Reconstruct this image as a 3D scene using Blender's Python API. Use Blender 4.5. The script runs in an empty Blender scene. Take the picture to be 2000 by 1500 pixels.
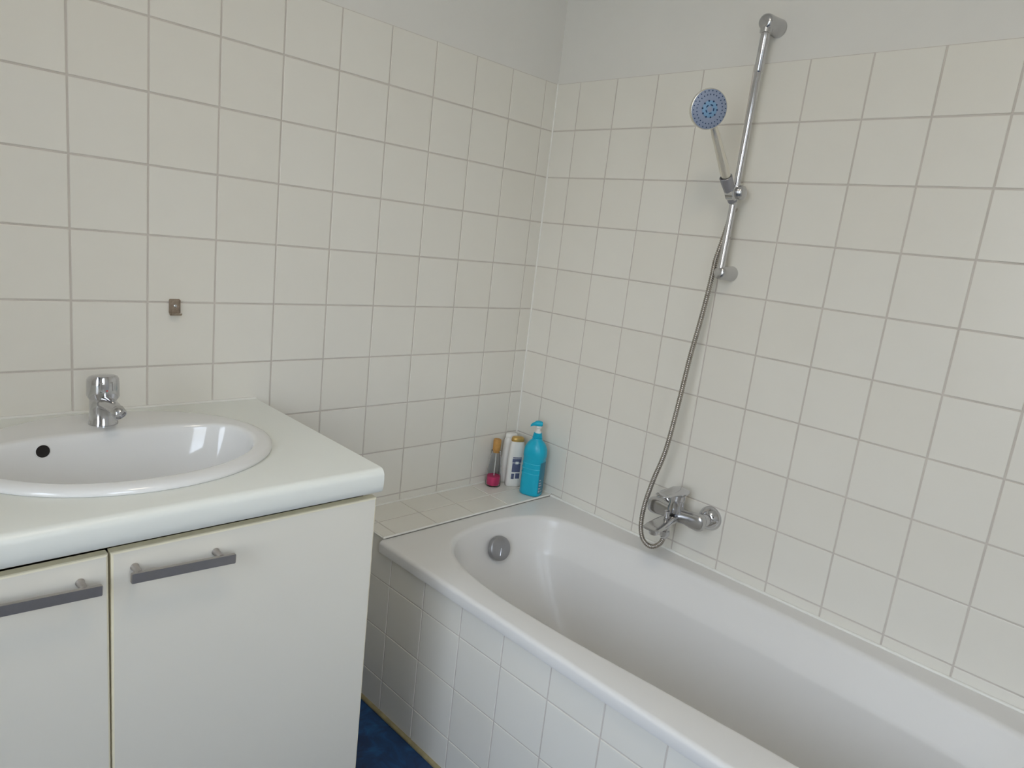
import bpy, bmesh, math, random
from mathutils import Vector, Matrix, Euler
random.seed(7)
SC = bpy.context.scene
COL = SC.collection
ZO = 1.941                       # height of the top edge of the wall tiling
P = 0.152                        # tile pitch
# ------------------------------------------------------------------ camera
cam_data = bpy.data.cameras.new('camera')
cam = bpy.data.objects.new('camera', cam_data)
COL.objects.link(cam)
R0 = Vector((0.7138, -0.6913, 0.1124)); R1 = Vector((-0.0640, -0.2242, -0.9724)); R2 = Vector((0.6975, 0.6869, -0.2042))
R2.normalize(); R0 = (R0 - R2 * R0.dot(R2)).normalized(); R1 = R2.cross(R0)
M = Matrix((R0, -R1, -R2)).transposed().to_4x4()
M.translation = Vector((-1.7903, -1.7093, ZO - 0.5260))
cam.matrix_world = M
cam_data.sensor_width = 36.0
cam_data.lens = 36.0 * 1343.53 / 2000.0
cam_data.clip_start = 0.02
SC.camera = cam
# ------------------------------------------------------------------ world, light, exposure
world = bpy.data.worlds.new('world'); SC.world = world
world.use_nodes = True
bg = world.node_tree.nodes['Background']
bg.inputs['Strength'].default_value = 9.0
wn = world.node_tree                                           # overcast sky: dimmer and hazier at the horizon, three times brighter overhead
w_tc = wn.nodes.new('ShaderNodeTexCoord'); w_sep = wn.nodes.new('ShaderNodeSeparateXYZ'); w_mr = wn.nodes.new('ShaderNodeMapRange'); w_cr = wn.nodes.new('ShaderNodeValToRGB')
w_mr.inputs['From Min'].default_value = 0.0; w_mr.inputs['From Max'].default_value = 1.0
w_cr.color_ramp.elements[0].position = 0.0; w_cr.color_ramp.elements[0].color = (0.400, 0.395, 0.380, 1)
w_cr.color_ramp.elements[1].position = 1.0; w_cr.color_ramp.elements[1].color = (0.90, 1.05, 1.30, 1)
w_k = w_cr.color_ramp.elements.new(0.30); w_k.color = (0.545, 0.600, 0.700, 1)
wn.links.new(w_tc.outputs['Generated'], w_sep.inputs[0]); wn.links.new(w_sep.outputs['Z'], w_mr.inputs['Value']); wn.links.new(w_mr.outputs[0], w_cr.inputs['Fac']); wn.links.new(w_cr.outputs['Color'], bg.inputs['Color'])
WX, WY0, WY1, WZ0, WZ1 = -2.75, -2.25, -0.92, 0.75, 2.40     # window opening in the left wall
VX0, VX1, VZ0, VZ1, VY = -2.34, -1.56, 1.00, 2.40, -2.70      # opening of the added fill window behind the camera
for p_loc, p_rot, p_sx, p_sz in (((WX - 0.13, (WY0 + WY1) / 2, (WZ0 + WZ1) / 2), (math.pi / 2, 0, -math.pi / 2), WY1 - WY0, WZ1 - WZ0),
                                 (((VX0 + VX1) / 2, VY - 0.11, (VZ0 + VZ1) / 2), (math.pi / 2, 0, 0), VX1 - VX0, VZ1 - VZ0)):
    pl = bpy.data.lights.new('window_portal', 'AREA'); pl.shape = 'RECTANGLE'; pl.size = p_sx; pl.size_y = p_sz
    pl.cycles.is_portal = True
    po = bpy.data.objects.new('window_portal', pl); COL.objects.link(po); po.location = p_loc; po.rotation_euler = Euler(p_rot)
SC.view_settings.view_transform = 'Standard'
SC.view_settings.look = 'None'
SC.view_settings.gamma = 1.0
SC.view_settings.use_curve_mapping = False
SC.view_settings.exposure = 0.33
SC.cycles.use_light_tree = False
SC.cycles.max_bounces = 8
SC.cycles.diffuse_bounces = 5
SC.cycles.use_adaptive_sampling = True
SC.cycles.adaptive_threshold = 0.08
SC.cycles.adaptive_min_samples = 20
SC.cycles.glossy_bounces = 8
SC.cycles.transmission_bounces = 10
SC.cycles.transparent_max_bounces = 12
SC.cycles.sample_clamp_indirect = 6.0

# ------------------------------------------------------------------ helpers
def srgb(r, g, b):
    f = lambda c: c / 12.92 if c <= 0.04045 else ((c + 0.055) / 1.055) ** 2.4
    return (f(r / 255), f(g / 255), f(b / 255), 1)

def mat(name, color, rough=0.5, metal=0.0, noise=0.0, scale=20.0, bump=0.0, bscale=60.0, rand=0.0, rand_hue=None, **kw):
    m = bpy.data.materials.new(name); m.use_nodes = True
    nt = m.node_tree; b = nt.nodes['Principled BSDF']
    b.inputs['Base Color'].default_value = color
    b.inputs['Roughness'].default_value = rough
    b.inputs['Metallic'].default_value = metal
    for k, v in kw.items():
        b.inputs[k.replace('_', ' ')].default_value = v
    out = None
    tc = nt.nodes.new('ShaderNodeTexCoord')
    if noise or rand:
        cur = nt.nodes.new('ShaderNodeRGB'); cur.outputs[0].default_value = color
        out = cur.outputs[0]
        if noise:
            n = nt.nodes.new('ShaderNodeTexNoise'); n.inputs['Scale'].default_value = scale; n.inputs['Detail'].default_value = 4
            nt.links.new(tc.outputs['Object'], n.inputs['Vector'])
            mr = nt.nodes.new('ShaderNodeMapRange'); mr.inputs['To Min'].default_value = 1 - noise; mr.inputs['To Max'].default_value = 1 + noise
            nt.links.new(n.outputs['Fac'], mr.inputs['Value'])
            mx = nt.nodes.new('ShaderNodeVectorMath'); mx.operation = 'SCALE'
            nt.links.new(out, mx.inputs[0]); nt.links.new(mr.outputs[0], mx.inputs['Scale'])
            out = mx.outputs[0]
        if rand:
            oi = nt.nodes.new('ShaderNodeObjectInfo')
            mix = nt.nodes.new('ShaderNodeMix'); mix.data_type = 'RGBA'; mix.blend_type = 'MULTIPLY'; mix.inputs['Factor'].default_value = 1.0
            cr = nt.nodes.new('ShaderNodeValToRGB')
            h = rand_hue or (1 - rand, 1 - rand, 1 - rand)
            cr.color_ramp.elements[0].color = (h[0], h[1], h[2], 1); cr.color_ramp.elements[1].color = (1, 1, 1, 1)
            nt.links.new(oi.outputs['Random'], cr.inputs['Fac'])
            nt.links.new(out, mix.inputs[6]); nt.links.new(cr.outputs['Color'], mix.inputs[7])
            out = mix.outputs[2]
        nt.links.new(out, b.inputs['Base Color'])
    if bump:
        n2 = nt.nodes.new('ShaderNodeTexNoise'); n2.inputs['Scale'].default_value = bscale; n2.inputs['Detail'].default_value = 3
        nt.links.new(tc.outputs['Object'], n2.inputs['Vector'])
        bp = nt.nodes.new('ShaderNodeBump'); bp.inputs['Strength'].default_value = bump; bp.inputs['Distance'].default_value = 0.002
        nt.links.new(n2.outputs['Fac'], bp.inputs['Height']); nt.links.new(bp.outputs['Normal'], b.inputs['Normal'])
    return m

MT = {}
MT['tile'] = mat('tile_glaze', (0.775, 0.752, 0.688, 1), 0.28, noise=0.015, scale=9, bump=0.03, bscale=16, rand=0.04, rand_hue=(0.982, 0.976, 0.966), Specular_IOR_Level=0.45)
MT['grout'] = mat('grout', (0.595, 0.552, 0.505, 1), 0.9, noise=0.14, scale=14, bump=0.3, bscale=300)
MT['plaster'] = mat('painted_plaster', (0.735, 0.718, 0.675, 1), 0.85, noise=0.02, scale=6, bump=0.12, bscale=90)
MT['paint'] = mat('white_paint', (0.85, 0.82, 0.76, 1), 0.8, noise=0.02, scale=4)
MT['ceiling'] = mat('ceiling_paint', (0.88, 0.86, 0.82, 1), 0.9, noise=0.01, scale=5)
MT['sealant'] = mat('white_sealant', (0.80, 0.79, 0.74, 1), 0.45, noise=0.06, scale=40)
MT['old_sealant'] = mat('yellowed_sealant', (0.33, 0.28, 0.15, 1), 0.6, noise=0.35, scale=45)
MT['enamel'] = mat('bath_enamel', (0.745, 0.732, 0.710, 1), 0.27, bump=0.015, bscale=25)
MT['ceramic'] = mat('sanitary_ceramic', (0.76, 0.76, 0.75, 1), 0.10, Coat_Weight=0.3)
MT['counter'] = mat('counter_laminate', (0.785, 0.800, 0.752, 1), 0.33, noise=0.012, scale=7)
MT['door'] = mat('door_laminate', (0.760, 0.726, 0.640, 1), 0.42, noise=0.015, scale=5)
MT['edging'] = mat('cream_edging', (0.80, 0.74, 0.56, 1), 0.5)
MT['carcass'] = mat('carcass_board', (0.55, 0.47, 0.33, 1), 0.7)
MT['chrome'] = mat('chrome', (0.60, 0.60, 0.62, 1), 0.12, 1.0)
MT['satin'] = mat('satin_chrome', (0.56, 0.56, 0.57, 1), 0.22, 1.0)
MT['steel'] = mat('brushed_steel', (0.47, 0.44, 0.42, 1), 0.42, 1.0, noise=0.06, scale=90)
MT['grey_metal'] = mat('grey_satin_cover', (0.36, 0.36, 0.37, 1), 0.36, 0.8)
MT['hose'] = mat('hose_metal', (0.40, 0.37, 0.335, 1), 0.26, 1.0)
MT['dark'] = mat('hole_shade', (0.012, 0.009, 0.008, 1), 0.8)
MT['plastic_grey'] = mat('grey_chrome_plastic', (0.33, 0.33, 0.36, 1), 0.25, 0.6)
MT['spray'] = mat('spray_plate', (0.27, 0.32, 0.44, 1), 0.35, noise=0.08, scale=60)
MT['spray_mid'] = mat('spray_plate_blue', (0.20, 0.36, 0.55, 1), 0.35)
MT['nozzle'] = mat('nozzle_rubber', (0.016, 0.050, 0.13, 1), 0.5)
MT['cream_handle'] = mat('champagne_metal', (0.80, 0.77, 0.69, 1), 0.22, 0.85)
MT['aqua'] = mat('aqua_plastic', (0.003, 0.42, 0.60, 1), 0.32, noise=0.02)
MT['aqua_highlight'] = mat('ridge_highlight', (0.06, 0.56, 0.74, 1), 0.25)  # paler aqua paints the highlights along the grip ridges
MT['aqua_dark'] = mat('aqua_cap', (0.01, 0.25, 0.44, 1), 0.35)
MT['aqua_label'] = mat('aqua_label', (0.03, 0.20, 0.29, 1), 0.45, noise=0.1, scale=200)
MT['white_plastic'] = mat('white_plastic', (0.80, 0.79, 0.75, 1), 0.32)
MT['gold'] = mat('gold_cap', (0.55, 0.36, 0.11, 1), 0.3, 0.5)
MT['cork'] = mat('wooden_stopper', (0.52, 0.27, 0.07, 1), 0.5, noise=0.25, scale=120)
MT['print_blue'] = mat('label_print', (0.10, 0.115, 0.21, 1), 0.5, noise=0.35, scale=260)
MT['print_light'] = mat('label_print_light', (0.42, 0.44, 0.50, 1), 0.5)
MT['rust'] = mat('tarnished_metal', (0.36, 0.29, 0.225, 1), 0.42, 0.6, noise=0.45, scale=160)
MT['red'] = mat('red_mark', (0.45, 0.03, 0.03, 1), 0.4)
MT['pink'] = mat('pink_liquid', (0.90, 0.07, 0.22, 1), 0.05, Transmission_Weight=0.25, IOR=1.33)
MT['glass'] = mat('clear_bottle_glass', (0.97, 0.97, 0.98, 1), 0.03, Transmission_Weight=1.0, IOR=1.14)
MT['frame'] = mat('window_frame_white', (0.80, 0.80, 0.79, 1), 0.4)
MT['ground'] = mat('outdoor_ground', (0.28, 0.28, 0.26, 1), 0.95, noise=0.2, scale=0.6)
# blue marbled floor covering
def floor_mat():
    m = bpy.data.materials.new('blue_vinyl'); m.use_nodes = True; nt = m.node_tree; b = nt.nodes['Principled BSDF']
    tc = nt.nodes.new('ShaderNodeTexCoord'); n = nt.nodes.new('ShaderNodeTexNoise')
    n.inputs['Scale'].default_value = 11; n.inputs['Detail'].default_value = 7; n.inputs['Roughness'].default_value = 0.62; n.inputs['Distortion'].default_value = 1.1
    cr = nt.nodes.new('ShaderNodeValToRGB'); e = cr.color_ramp.elements
    e[0].position = 0.30; e[0].color = (0.012, 0.018, 0.060, 1); e[1].position = 0.74; e[1].color = (0.022, 0.13, 0.34, 1)
    k = e.new(0.52); k.color = (0.014, 0.058, 0.165, 1)
    nt.links.new(tc.outputs['Object'], n.inputs['Vector']); nt.links.new(n.outputs['Fac'], cr.inputs['Fac']); nt.links.new(cr.outputs['Color'], b.inputs['Base Color'])
    b.inputs['Roughness'].default_value = 0.42
    return m
MT['floor'] = floor_mat()
def pane_mat():
    m = bpy.data.materials.new('window_glass'); m.use_nodes = True; nt = m.node_tree; nt.nodes.clear()
    o = nt.nodes.new('ShaderNodeOutputMaterial'); mx = nt.nodes.new('ShaderNodeMixShader'); t = nt.nodes.new('ShaderNodeBsdfTransparent'); g = nt.nodes.new('ShaderNodeBsdfGlossy')
    g.inputs['Roughness'].default_value = 0.02; fr = nt.nodes.new('ShaderNodeFresnel'); fr.inputs['IOR'].default_value = 1.45
    t.inputs['Color'].default_value = (0.95, 0.96, 0.955, 1)
    nt.links.new(fr.outputs[0], mx.inputs[0]); nt.links.new(t.outputs[0], mx.inputs[1]); nt.links.new(g.outputs[0], mx.inputs[2]); nt.links.new(mx.outputs[0], o.inputs[0])
    return m
MT['pane'] = pane_mat()

def link(name, me, m, parent=None):
    o = bpy.data.objects.new(name, me); COL.objects.link(o)
    ms = m if isinstance(m, (list, tuple)) else [m]
    if not me.materials:
        for k in ms: me.materials.append(MT[k])
    if parent is not None: o.parent = parent
    return o

def finish(name, bm, m, parent=None, smooth=None, normals=True):
    """bm in world coordinates; becomes one mesh object, local to its parent's origin"""
    if normals: bmesh.ops.recalc_face_normals(bm, faces=bm.faces)
    if parent is not None:
        L = world_loc(parent)
        bmesh.ops.translate(bm, verts=bm.verts, vec=-L)
    me = bpy.data.meshes.new(name); bm.to_mesh(me); bm.free()
    if smooth is not None:
        for p in me.polygons: p.use_smooth = True
        if smooth < 179: me.set_sharp_from_angle(angle=math.radians(smooth))
    return link(name, me, m, parent)

def world_loc(o):
    L = Vector((0, 0, 0))
    while o is not None:
        L += o.location; o = o.parent
    return L

def tag(o, label=None, cat=None, group=None, kind=None):
    if label: o['label'] = label
    if cat: o['category'] = cat
    if group: o['group'] = group
    if kind: o['kind'] = kind
    return o

def thing(name, loc, label, cat, group=None):
    o = bpy.data.objects.new(name, None); COL.objects.link(o); o.location = loc
    o.empty_display_size = 0.05
    return tag(o, label, cat, group)

def box(bm, lo, hi, bevel=0.0, seg=2):
    r = bmesh.ops.create_cube(bm, size=1.0)
    c = [(a + b) / 2 for a, b in zip(lo, hi)]; s = [abs(b - a) for a, b in zip(lo, hi)]
    bmesh.ops.scale(bm, vec=s, verts=r['verts']); bmesh.ops.translate(bm, vec=c, verts=r['verts'])
    if bevel:
        ed = list({e for v in r['verts'] for e in v.link_edges})
        bmesh.ops.bevel(bm, geom=ed, offset=bevel, segments=seg, profile=0.5, affect='EDGES')
    return r['verts']

def BX(lo, hi, bevel=0.0, seg=2):
    bm = bmesh.new(); box(bm, lo, hi, bevel, seg); return bm

def loft(bm, rings, cap0=False, cap1=False, closed=True):
    vs = [[bm.verts.new(p) for p in r] for r in rings]
    n = len(rings[0])
    for a, b in zip(vs[:-1], vs[1:]):
        for i in range(n if closed else n - 1):
            j = (i + 1) % n
            bm.faces.new((a[i], a[j], b[j], b[i]))
    if cap0: bm.faces.new(vs[0][::-1])
    if cap1: bm.faces.new(vs[-1])
    return vs

def frame(axis):
    a = Vector(axis).normalized()
    u = a.orthogonal().normalized(); return u, a.cross(u).normalized(), a

def lathe(bm, origin, axis, prof, seg=32, cap0=True, cap1=True):
    """prof = [(radius, distance along axis)]"""
    u, v, a = frame(axis); o = Vector(origin)
    rings = [[o + a * h + (u * math.cos(2 * math.pi * i / seg) + v * math.sin(2 * math.pi * i / seg)) * r for i in range(seg)] for r, h in prof]
    loft(bm, rings, cap0, cap1)

def LA(origin, axis, prof, seg=32, cap0=True, cap1=True):
    bm = bmesh.new(); lathe(bm, origin, axis, prof, seg, cap0, cap1); return bm

def spline(pts, n):
    """Catmull-Rom through pts, n samples per span"""
    pts = [Vector(p) for p in pts]; out = []
    q = [pts[0] * 2 - pts[1]] + pts + [pts[-1] * 2 - pts[-2]]
    for i in range(1, len(q) - 2):
        for k in range(n):
            t = k / n; a, b, c, d = q[i - 1], q[i], q[i + 1], q[i + 2]
            out.append(0.5 * ((2 * b) + (c - a) * t + (2 * a - 5 * b + 4 * c - d) * t * t + (3 * b - a - 3 * c + d) * t ** 3))
    out.append(pts[-1]); return out

def tube(bm, path, rad, seg=12, caps=True):
    """rad: number or list; rotation-minimising frames"""
    n = len(path); T = []
    for i in range(n):
        T.append((path[min(i + 1, n - 1)] - path[max(i - 1, 0)]).normalized())
    u = T[0].orthogonal().normalized(); rings = []
    for i in range(n):
        u = (u - T[i] * u.dot(T[i])).normalized(); v = T[i].cross(u)
        r = rad[i] if isinstance(rad, (list, tuple)) else rad
        rings.append([path[i] + (u * math.cos(2 * math.pi * k / seg) + v * math.sin(2 * math.pi * k / seg)) * r for k in range(seg)])
    loft(bm, rings, caps, caps)

def sup(t, n):
    c, s = math.cos(t), math.sin(t)
    return math.copysign(abs(c) ** (2 / n), c), math.copysign(abs(s) ** (2 / n), s)

def evaluated(o):
    dg = bpy.context.evaluated_depsgraph_get(); dg.update()
    me = bpy.data.meshes.new_from_object(o.evaluated_get(dg)); return me

# ------------------------------------------------------------------ tiles
TILE_CACHE = {}
JT = 0.0040
def tile_mesh(w, h, t=0.006):
    key = (round(w, 4), round(h, 4))
    if key in TILE_CACHE: return TILE_CACHE[key]
    b = min(0.0013, w * 0.2, h * 0.2); w2, h2 = w / 2, h / 2
    levels = [(0, -t), (0, -b), (b * 0.3, -b * 0.3), (b, 0)]
    vs = []; fs = []
    for ins, d in levels:
        vs += [(-w2 + ins, -h2 + ins, d), (w2 - ins, -h2 + ins, d), (w2 - ins, h2 - ins, d), (-w2 + ins, h2 - ins, d)]
    for k in range(3):
        for i in range(4):
            j = (i + 1) % 4; fs.append((4 * k + i, 4 * k + j, 4 * k + 4 + j, 4 * k + 4 + i))
    fs.append((12, 13, 14, 15))
    me = bpy.data.meshes.new('tile'); me.from_pydata(vs, [], fs); me.update(); me.materials.append(MT['tile'])
    TILE_CACHE[key] = me; return me

def put_tile(parent, origin, u, v, u0, u1, v0, v1, gap=True):
    """tile spanning [u0,u1]x[v0,v1] in the plane origin + u*a + v*b ; joints taken off"""
    g = JT / 2
    a0, a1, b0, b1 = u0 + g, u1 - g, v0 + g, v1 - g
    if a1 - a0 < 0.004 or b1 - b0 < 0.004: return
    o = bpy.data.objects.new('tile', tile_mesh(a1 - a0, b1 - b0)); COL.objects.link(o)
    u, v = Vector(u), Vector(v); n = u.cross(v)
    m3 = Matrix((u, v, n)).transposed()
    j = 0.0016
    m3 = m3 @ Euler((random.uniform(-j, j), random.uniform(-j, j), random.uniform(-j, j) * 0.7)).to_matrix()
    mw = m3.to_4x4(); mw.translation = Vector(origin) + u * (a0 + a1) / 2 + v * (b0 + b1) / 2 + n * random.uniform(-0.0002, 0.0002) - world_loc(parent)
    o.parent = parent; o.matrix_basis = mw
    return o

def spans(first, end):
    """0, first joint, then one pitch at a time, to end"""
    s = [0.0, first]
    while s[-1] + P < end - 1e-4: s.append(s[-1] + P)
    s.append(end); return s

# ------------------------------------------------------------------ room shell
XL, YF, ZC = WX, -2.70, 2.55
RIM = ZO - 1.401                 # bath rim
SHELF = ZO - 1.395               # tiled ledge
COUNTER = ZO - 1.0104            # worktop surface
A0, B0 = 0.0564, 0.1007          # first joints from the corner

floor = tag(finish('floor', BX((XL - 0.12, YF - 0.12, -0.10), (0.12, 0.12, 0.0)), 'floor'), kind='structure')
ceil = tag(finish('ceiling', BX((XL - 0.12, YF - 0.12, ZC), (0.12, 0.12, ZC + 0.1)), 'ceiling'), kind='structure')
wall_back = tag(finish('wall_back', BX((XL, 0.003, 0), (0.003, 0.12, ZC)), 'plaster'), kind='structure')
wall_right = tag(finish('wall_right', BX((0.003, YF, 0), (0.12, 0.12, ZC)), 'plaster'), kind='structure')
bm = bmesh.new()
box(bm, (XL - 0.14, YF - 0.12, 0), (0.12, YF, VZ0)); box(bm, (XL - 0.14, YF - 0.12, VZ1), (0.12, YF, ZC))
box(bm, (XL - 0.14, YF - 0.12, VZ0), (VX0, YF, VZ1)); box(bm, (VX1, YF - 0.12, VZ0), (0.12, YF, VZ1))
wall_front = tag(finish('wall_front', bm, 'paint'), kind='structure')
bm = bmesh.new()
box(bm, (XL - 0.14, YF, 0), (XL, 0.12, WZ0)); box(bm, (XL - 0.14, YF, WZ1), (XL, 0.12, ZC))
box(bm, (XL - 0.14, YF, WZ0), (XL, WY0, WZ1)); box(bm, (XL - 0.14, WY1, WZ0), (XL, 0.12, WZ1))
wall_left = tag(finish('wall_left', bm, 'paint'), kind='structure')
# grout beds, recessed behind the tile faces
finish('grout_bed', BX((XL, 0.0017, 0), (0.0, 0.0065, ZO - 0.0005)), 'grout', wall_back)
finish('grout_bed', BX((0.0017, YF, 0), (0.0065, 0.003, ZO - 0.0005)), 'grout', wall_right)
# wall_back tiles: u runs from the corner towards -x
cols = spans(A0, -XL)
for i in range(len(cols) - 1):
    for r in range(13):
        x1 = cols[i]; top, bot = -r * P, -(r + 1) * P
        if x1 < 0.70: floor_z = SHELF - ZO
        elif x1 > 1.03: floor_z = COUNTER - ZO - 0.05 if x1 < 2.05 else -ZO
        else: floor_z = -ZO
        if top <= floor_z + 0.01: break
        if bot < floor_z: bot = floor_z
        # u axis = -x, v axis = +z  -> normal u x v must be -y
        put_tile(wall_back, (0, 0, ZO), (1, 0, 0), (0, 0, 1), -cols[i + 1], -cols[i], bot, top)
cols = spans(B0, -YF)
for i in range(len(cols) - 1):
    for r in range(13):
        y1 = cols[i]; top, bot = -r * P, -(r + 1) * P
        floor_z = (SHELF if y1 < 0.2 else RIM) - ZO if y1 < 1.91 else -ZO
        if top <= floor_z + 0.01: break
        if bot < floor_z: bot = floor_z
        put_tile(wall_right, (0, 0, ZO), (0, -1, 0), (0, 0, 1), cols[i], cols[i + 1], bot, top)
# window
win = tag(finish('window_1', BX((XL - 0.10, WY0, WZ0), (XL - 0.06, WY0 + 0.06, WZ1), 0.004), 'frame'), kind='structure')
for lo, hi in (((XL - 0.10, WY1 - 0.06, WZ0), (XL - 0.06, WY1, WZ1)), ((XL - 0.10, WY0 + 0.06, WZ0), (XL - 0.06, WY1 - 0.06, WZ0 + 0.06)), ((XL - 0.10, WY0 + 0.06, WZ1 - 0.06), (XL - 0.06, WY1 - 0.06, WZ1))):
    finish('window_frame', BX(lo, hi, 0.004), 'frame', win)
finish('pane', BX((XL - 0.083, WY0 + 0.055, WZ0 + 0.055), (XL - 0.077, WY1 - 0.055, WZ1 - 0.055)), 'pane', win)
finish('window_sill', BX((XL - 0.06, WY0 - 0.03, WZ0 - 0.025), (XL + 0.06, WY1 + 0.03, WZ0), 0.006), 'frame', win)
fill_win = tag(finish('fill_window', BX((VX0, YF - 0.10, VZ0), (VX0 + 0.06, YF - 0.06, VZ1), 0.004), 'frame'), kind='structure')  # unseen window, added to fill light onto the back wall and cabinet
for lo, hi in (((VX1 - 0.06, YF - 0.10, VZ0), (VX1, YF - 0.06, VZ1)), ((VX0 + 0.06, YF - 0.10, VZ0), (VX1 - 0.06, YF - 0.06, VZ0 + 0.06)), ((VX0 + 0.06, YF - 0.10, VZ1 - 0.06), (VX1 - 0.06, YF - 0.06, VZ1))):
    finish('window_frame', BX(lo, hi, 0.004), 'frame', fill_win)
finish('pane', BX((VX0 + 0.055, YF - 0.083, VZ0 + 0.055), (VX1 - 0.055, YF - 0.077, VZ1 - 0.055)), 'pane', fill_win)
finish('window_sill', BX((VX0 - 0.03, YF - 0.06, VZ0 - 0.025), (VX1 + 0.03, YF + 0.04, VZ0), 0.006), 'frame', fill_win)
# door in the wall behind the camera
door = tag(finish('door_1', BX((-1.10, YF, 0.005), (-0.27, YF + 0.03, 2.03), 0.003), 'frame'), kind='structure')
finish('door_frame', BX((-1.17, YF, 0), (-1.105, YF + 0.045, 2.10), 0.004), 'frame', door)
finish('door_frame', BX((-0.265, YF, 0), (-0.20, YF + 0.045, 2.10), 0.004), 'frame', door)
finish('door_frame', BX((-1.105, YF, 2.035), (-0.265, YF + 0.045, 2.10), 0.004), 'frame', door)
bm = bmesh.new(); tube(bm, spline([(-1.03, YF + 0.02, 1.03), (-1.03, YF + 0.075, 1.03), (-1.01, YF + 0.08, 1.03), (-0.91, YF + 0.08, 1.03)], 5), 0.009)
finish('door_handle', bm, 'satin', door, 60)
ground = tag(finish('ground_outside', BX((-60, -60, -3.2), (30, 30, -3.0)), 'ground'), kind='structure')

# unseen ceiling lamp, added for warm light on upward faces
lamp = thing('ceiling_fill_lamp', (-1.35, -1.30, ZC), 'unseen round opal ceiling lamp added as warm overhead fill', 'lamp')
m = bpy.data.materials.new('lit_opal_glass'); m.use_nodes = True; b = m.node_tree.nodes['Principled BSDF']
b.inputs['Base Color'].default_value = (0.85, 0.83, 0.78, 1); b.inputs['Roughness'].default_value = 0.4
b.inputs['Emission Color'].default_value = (1.0, 0.87, 0.68, 1); b.inputs['Emission Strength'].default_value = 14.0
MT['opal'] = m
finish('lamp_base', LA((-1.35, -1.30, ZC - 0.025), (0, 0, 1), [(0.17, 0), (0.175, 0.004), (0.175, 0.0245)], 40), 'frame', lamp, 40)
finish('opal_shade', LA((-1.35, -1.30, ZC - 0.025), (0, 0, -1), [(0.165, 0), (0.160, 0.020), (0.135, 0.045), (0.085, 0.060), (0.02, 0.065)], 40), 'opal', lamp, 60)

# ------------------------------------------------------------------ tiled ledge and bath apron
AX0, AAL, AY0 = -0.7063, 0.0185, -0.2474
def apron_x(y): return AX0 + math.tan(AAL) * (AY0 - y)
bm = bmesh.new()
ys = [-0.0, -1.93]
box(bm, (-0.66, -0.198, 0), (0.0, 0.0017, SHELF - 0.0017))
ledge = tag(finish('wall_ledge', bm, 'grout'), kind='structure')
for i, (x1, x0) in enumerate(((0.0, A0), (A0, A0 + P), (A0 + P, A0 + 2 * P), (A0 + 2 * P, A0 + 3 * P), (A0 + 3 * P, A0 + 4 * P), (A0 + 4 * P, 0.7085))):
    put_tile(ledge, (0, 0, SHELF), (1, 0, 0), (0, 1, 0), -x0, -x1, -0.107, 0.0)
    put_tile(ledge, (0, 0, SHELF), (1, 0, 0), (0, 1, 0), -x0, -x1, -0.203, -0.107)
dirv = Vector((math.sin(AAL), -math.cos(AAL), 0)); nrm = Vector((-math.cos(AAL), -math.sin(AAL), 0))
bm = bmesh.new()
o0 = Vector((apron_x(0), 0, 0)) - nrm * 0.0017 ; o1 = o0 + dirv * 1.93
quad = [o0, o1, o1 - nrm * 0.055, o0 - nrm * 0.055]
loft(bm, [[q + Vector((0, 0, 0)) for q in quad], [q + Vector((0, 0, RIM - 0.045)) for q in quad]], True, True)
apron = tag(finish('wall_bath_apron', bm, 'grout'), kind='structure')
orig = Vector((apron_x(0), 0, ZO))
c_first = -AY0 / math.cos(AAL)
ac = [0.0, c_first - P]
while ac[-1] + P < 1.93: ac.append(ac[-1] + P)
ac.append(1.93)
rows = [(-1.5294, None), (-1.6814, -1.5294), (-1.8334, -1.6814), (-ZO + 0.001, -1.8334)]
for i in range(len(ac) - 1):
    a, b = ac[i], ac[i + 1]
    for bot, top in rows:
        if top is None:
            if b < 0.206: put_tile(apron, orig, dirv, (0, 0, 1), a, b, bot, SHELF - ZO - 0.004)
            elif a < 0.206:
                g = JT / 2; zl, zh, zm = bot + g, SHELF - ZO - 0.006, RIM - ZO - 0.036      # tile notched around the bath rim
                poly = [(a + g, zl), (b - g, zl), (b - g, zm), (0.2045, zm), (0.2045, zh), (a + g, zh)]
                bm = bmesh.new(); loft(bm, [[orig + dirv * u_ + Vector((0, 0, v_)) - nrm * 0.006 for u_, v_ in poly], [orig + dirv * u_ + Vector((0, 0, v_)) for u_, v_ in poly]], True, True)
                finish('tile', bm, 'tile', apron)
            else: put_tile(apron, orig, dirv, (0, 0, 1), a, b, bot, RIM - ZO - 0.034)
        else: put_tile(apron, orig, dirv, (0, 0, 1), a, b, bot, top)
# apron upper back part beside the ledge
bm = bmesh.new(); box(bm, (-0.7045, -0.198, 0), (-0.66, 0.0017, SHELF - 0.0017)); finish('grout_bed', bm, 'grout', ledge)
tag(finish('wall_bath_end', BX((-0.66, -1.99, 0), (0.0, -1.93, RIM - 0.01)), 'plaster'), kind='structure')

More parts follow.
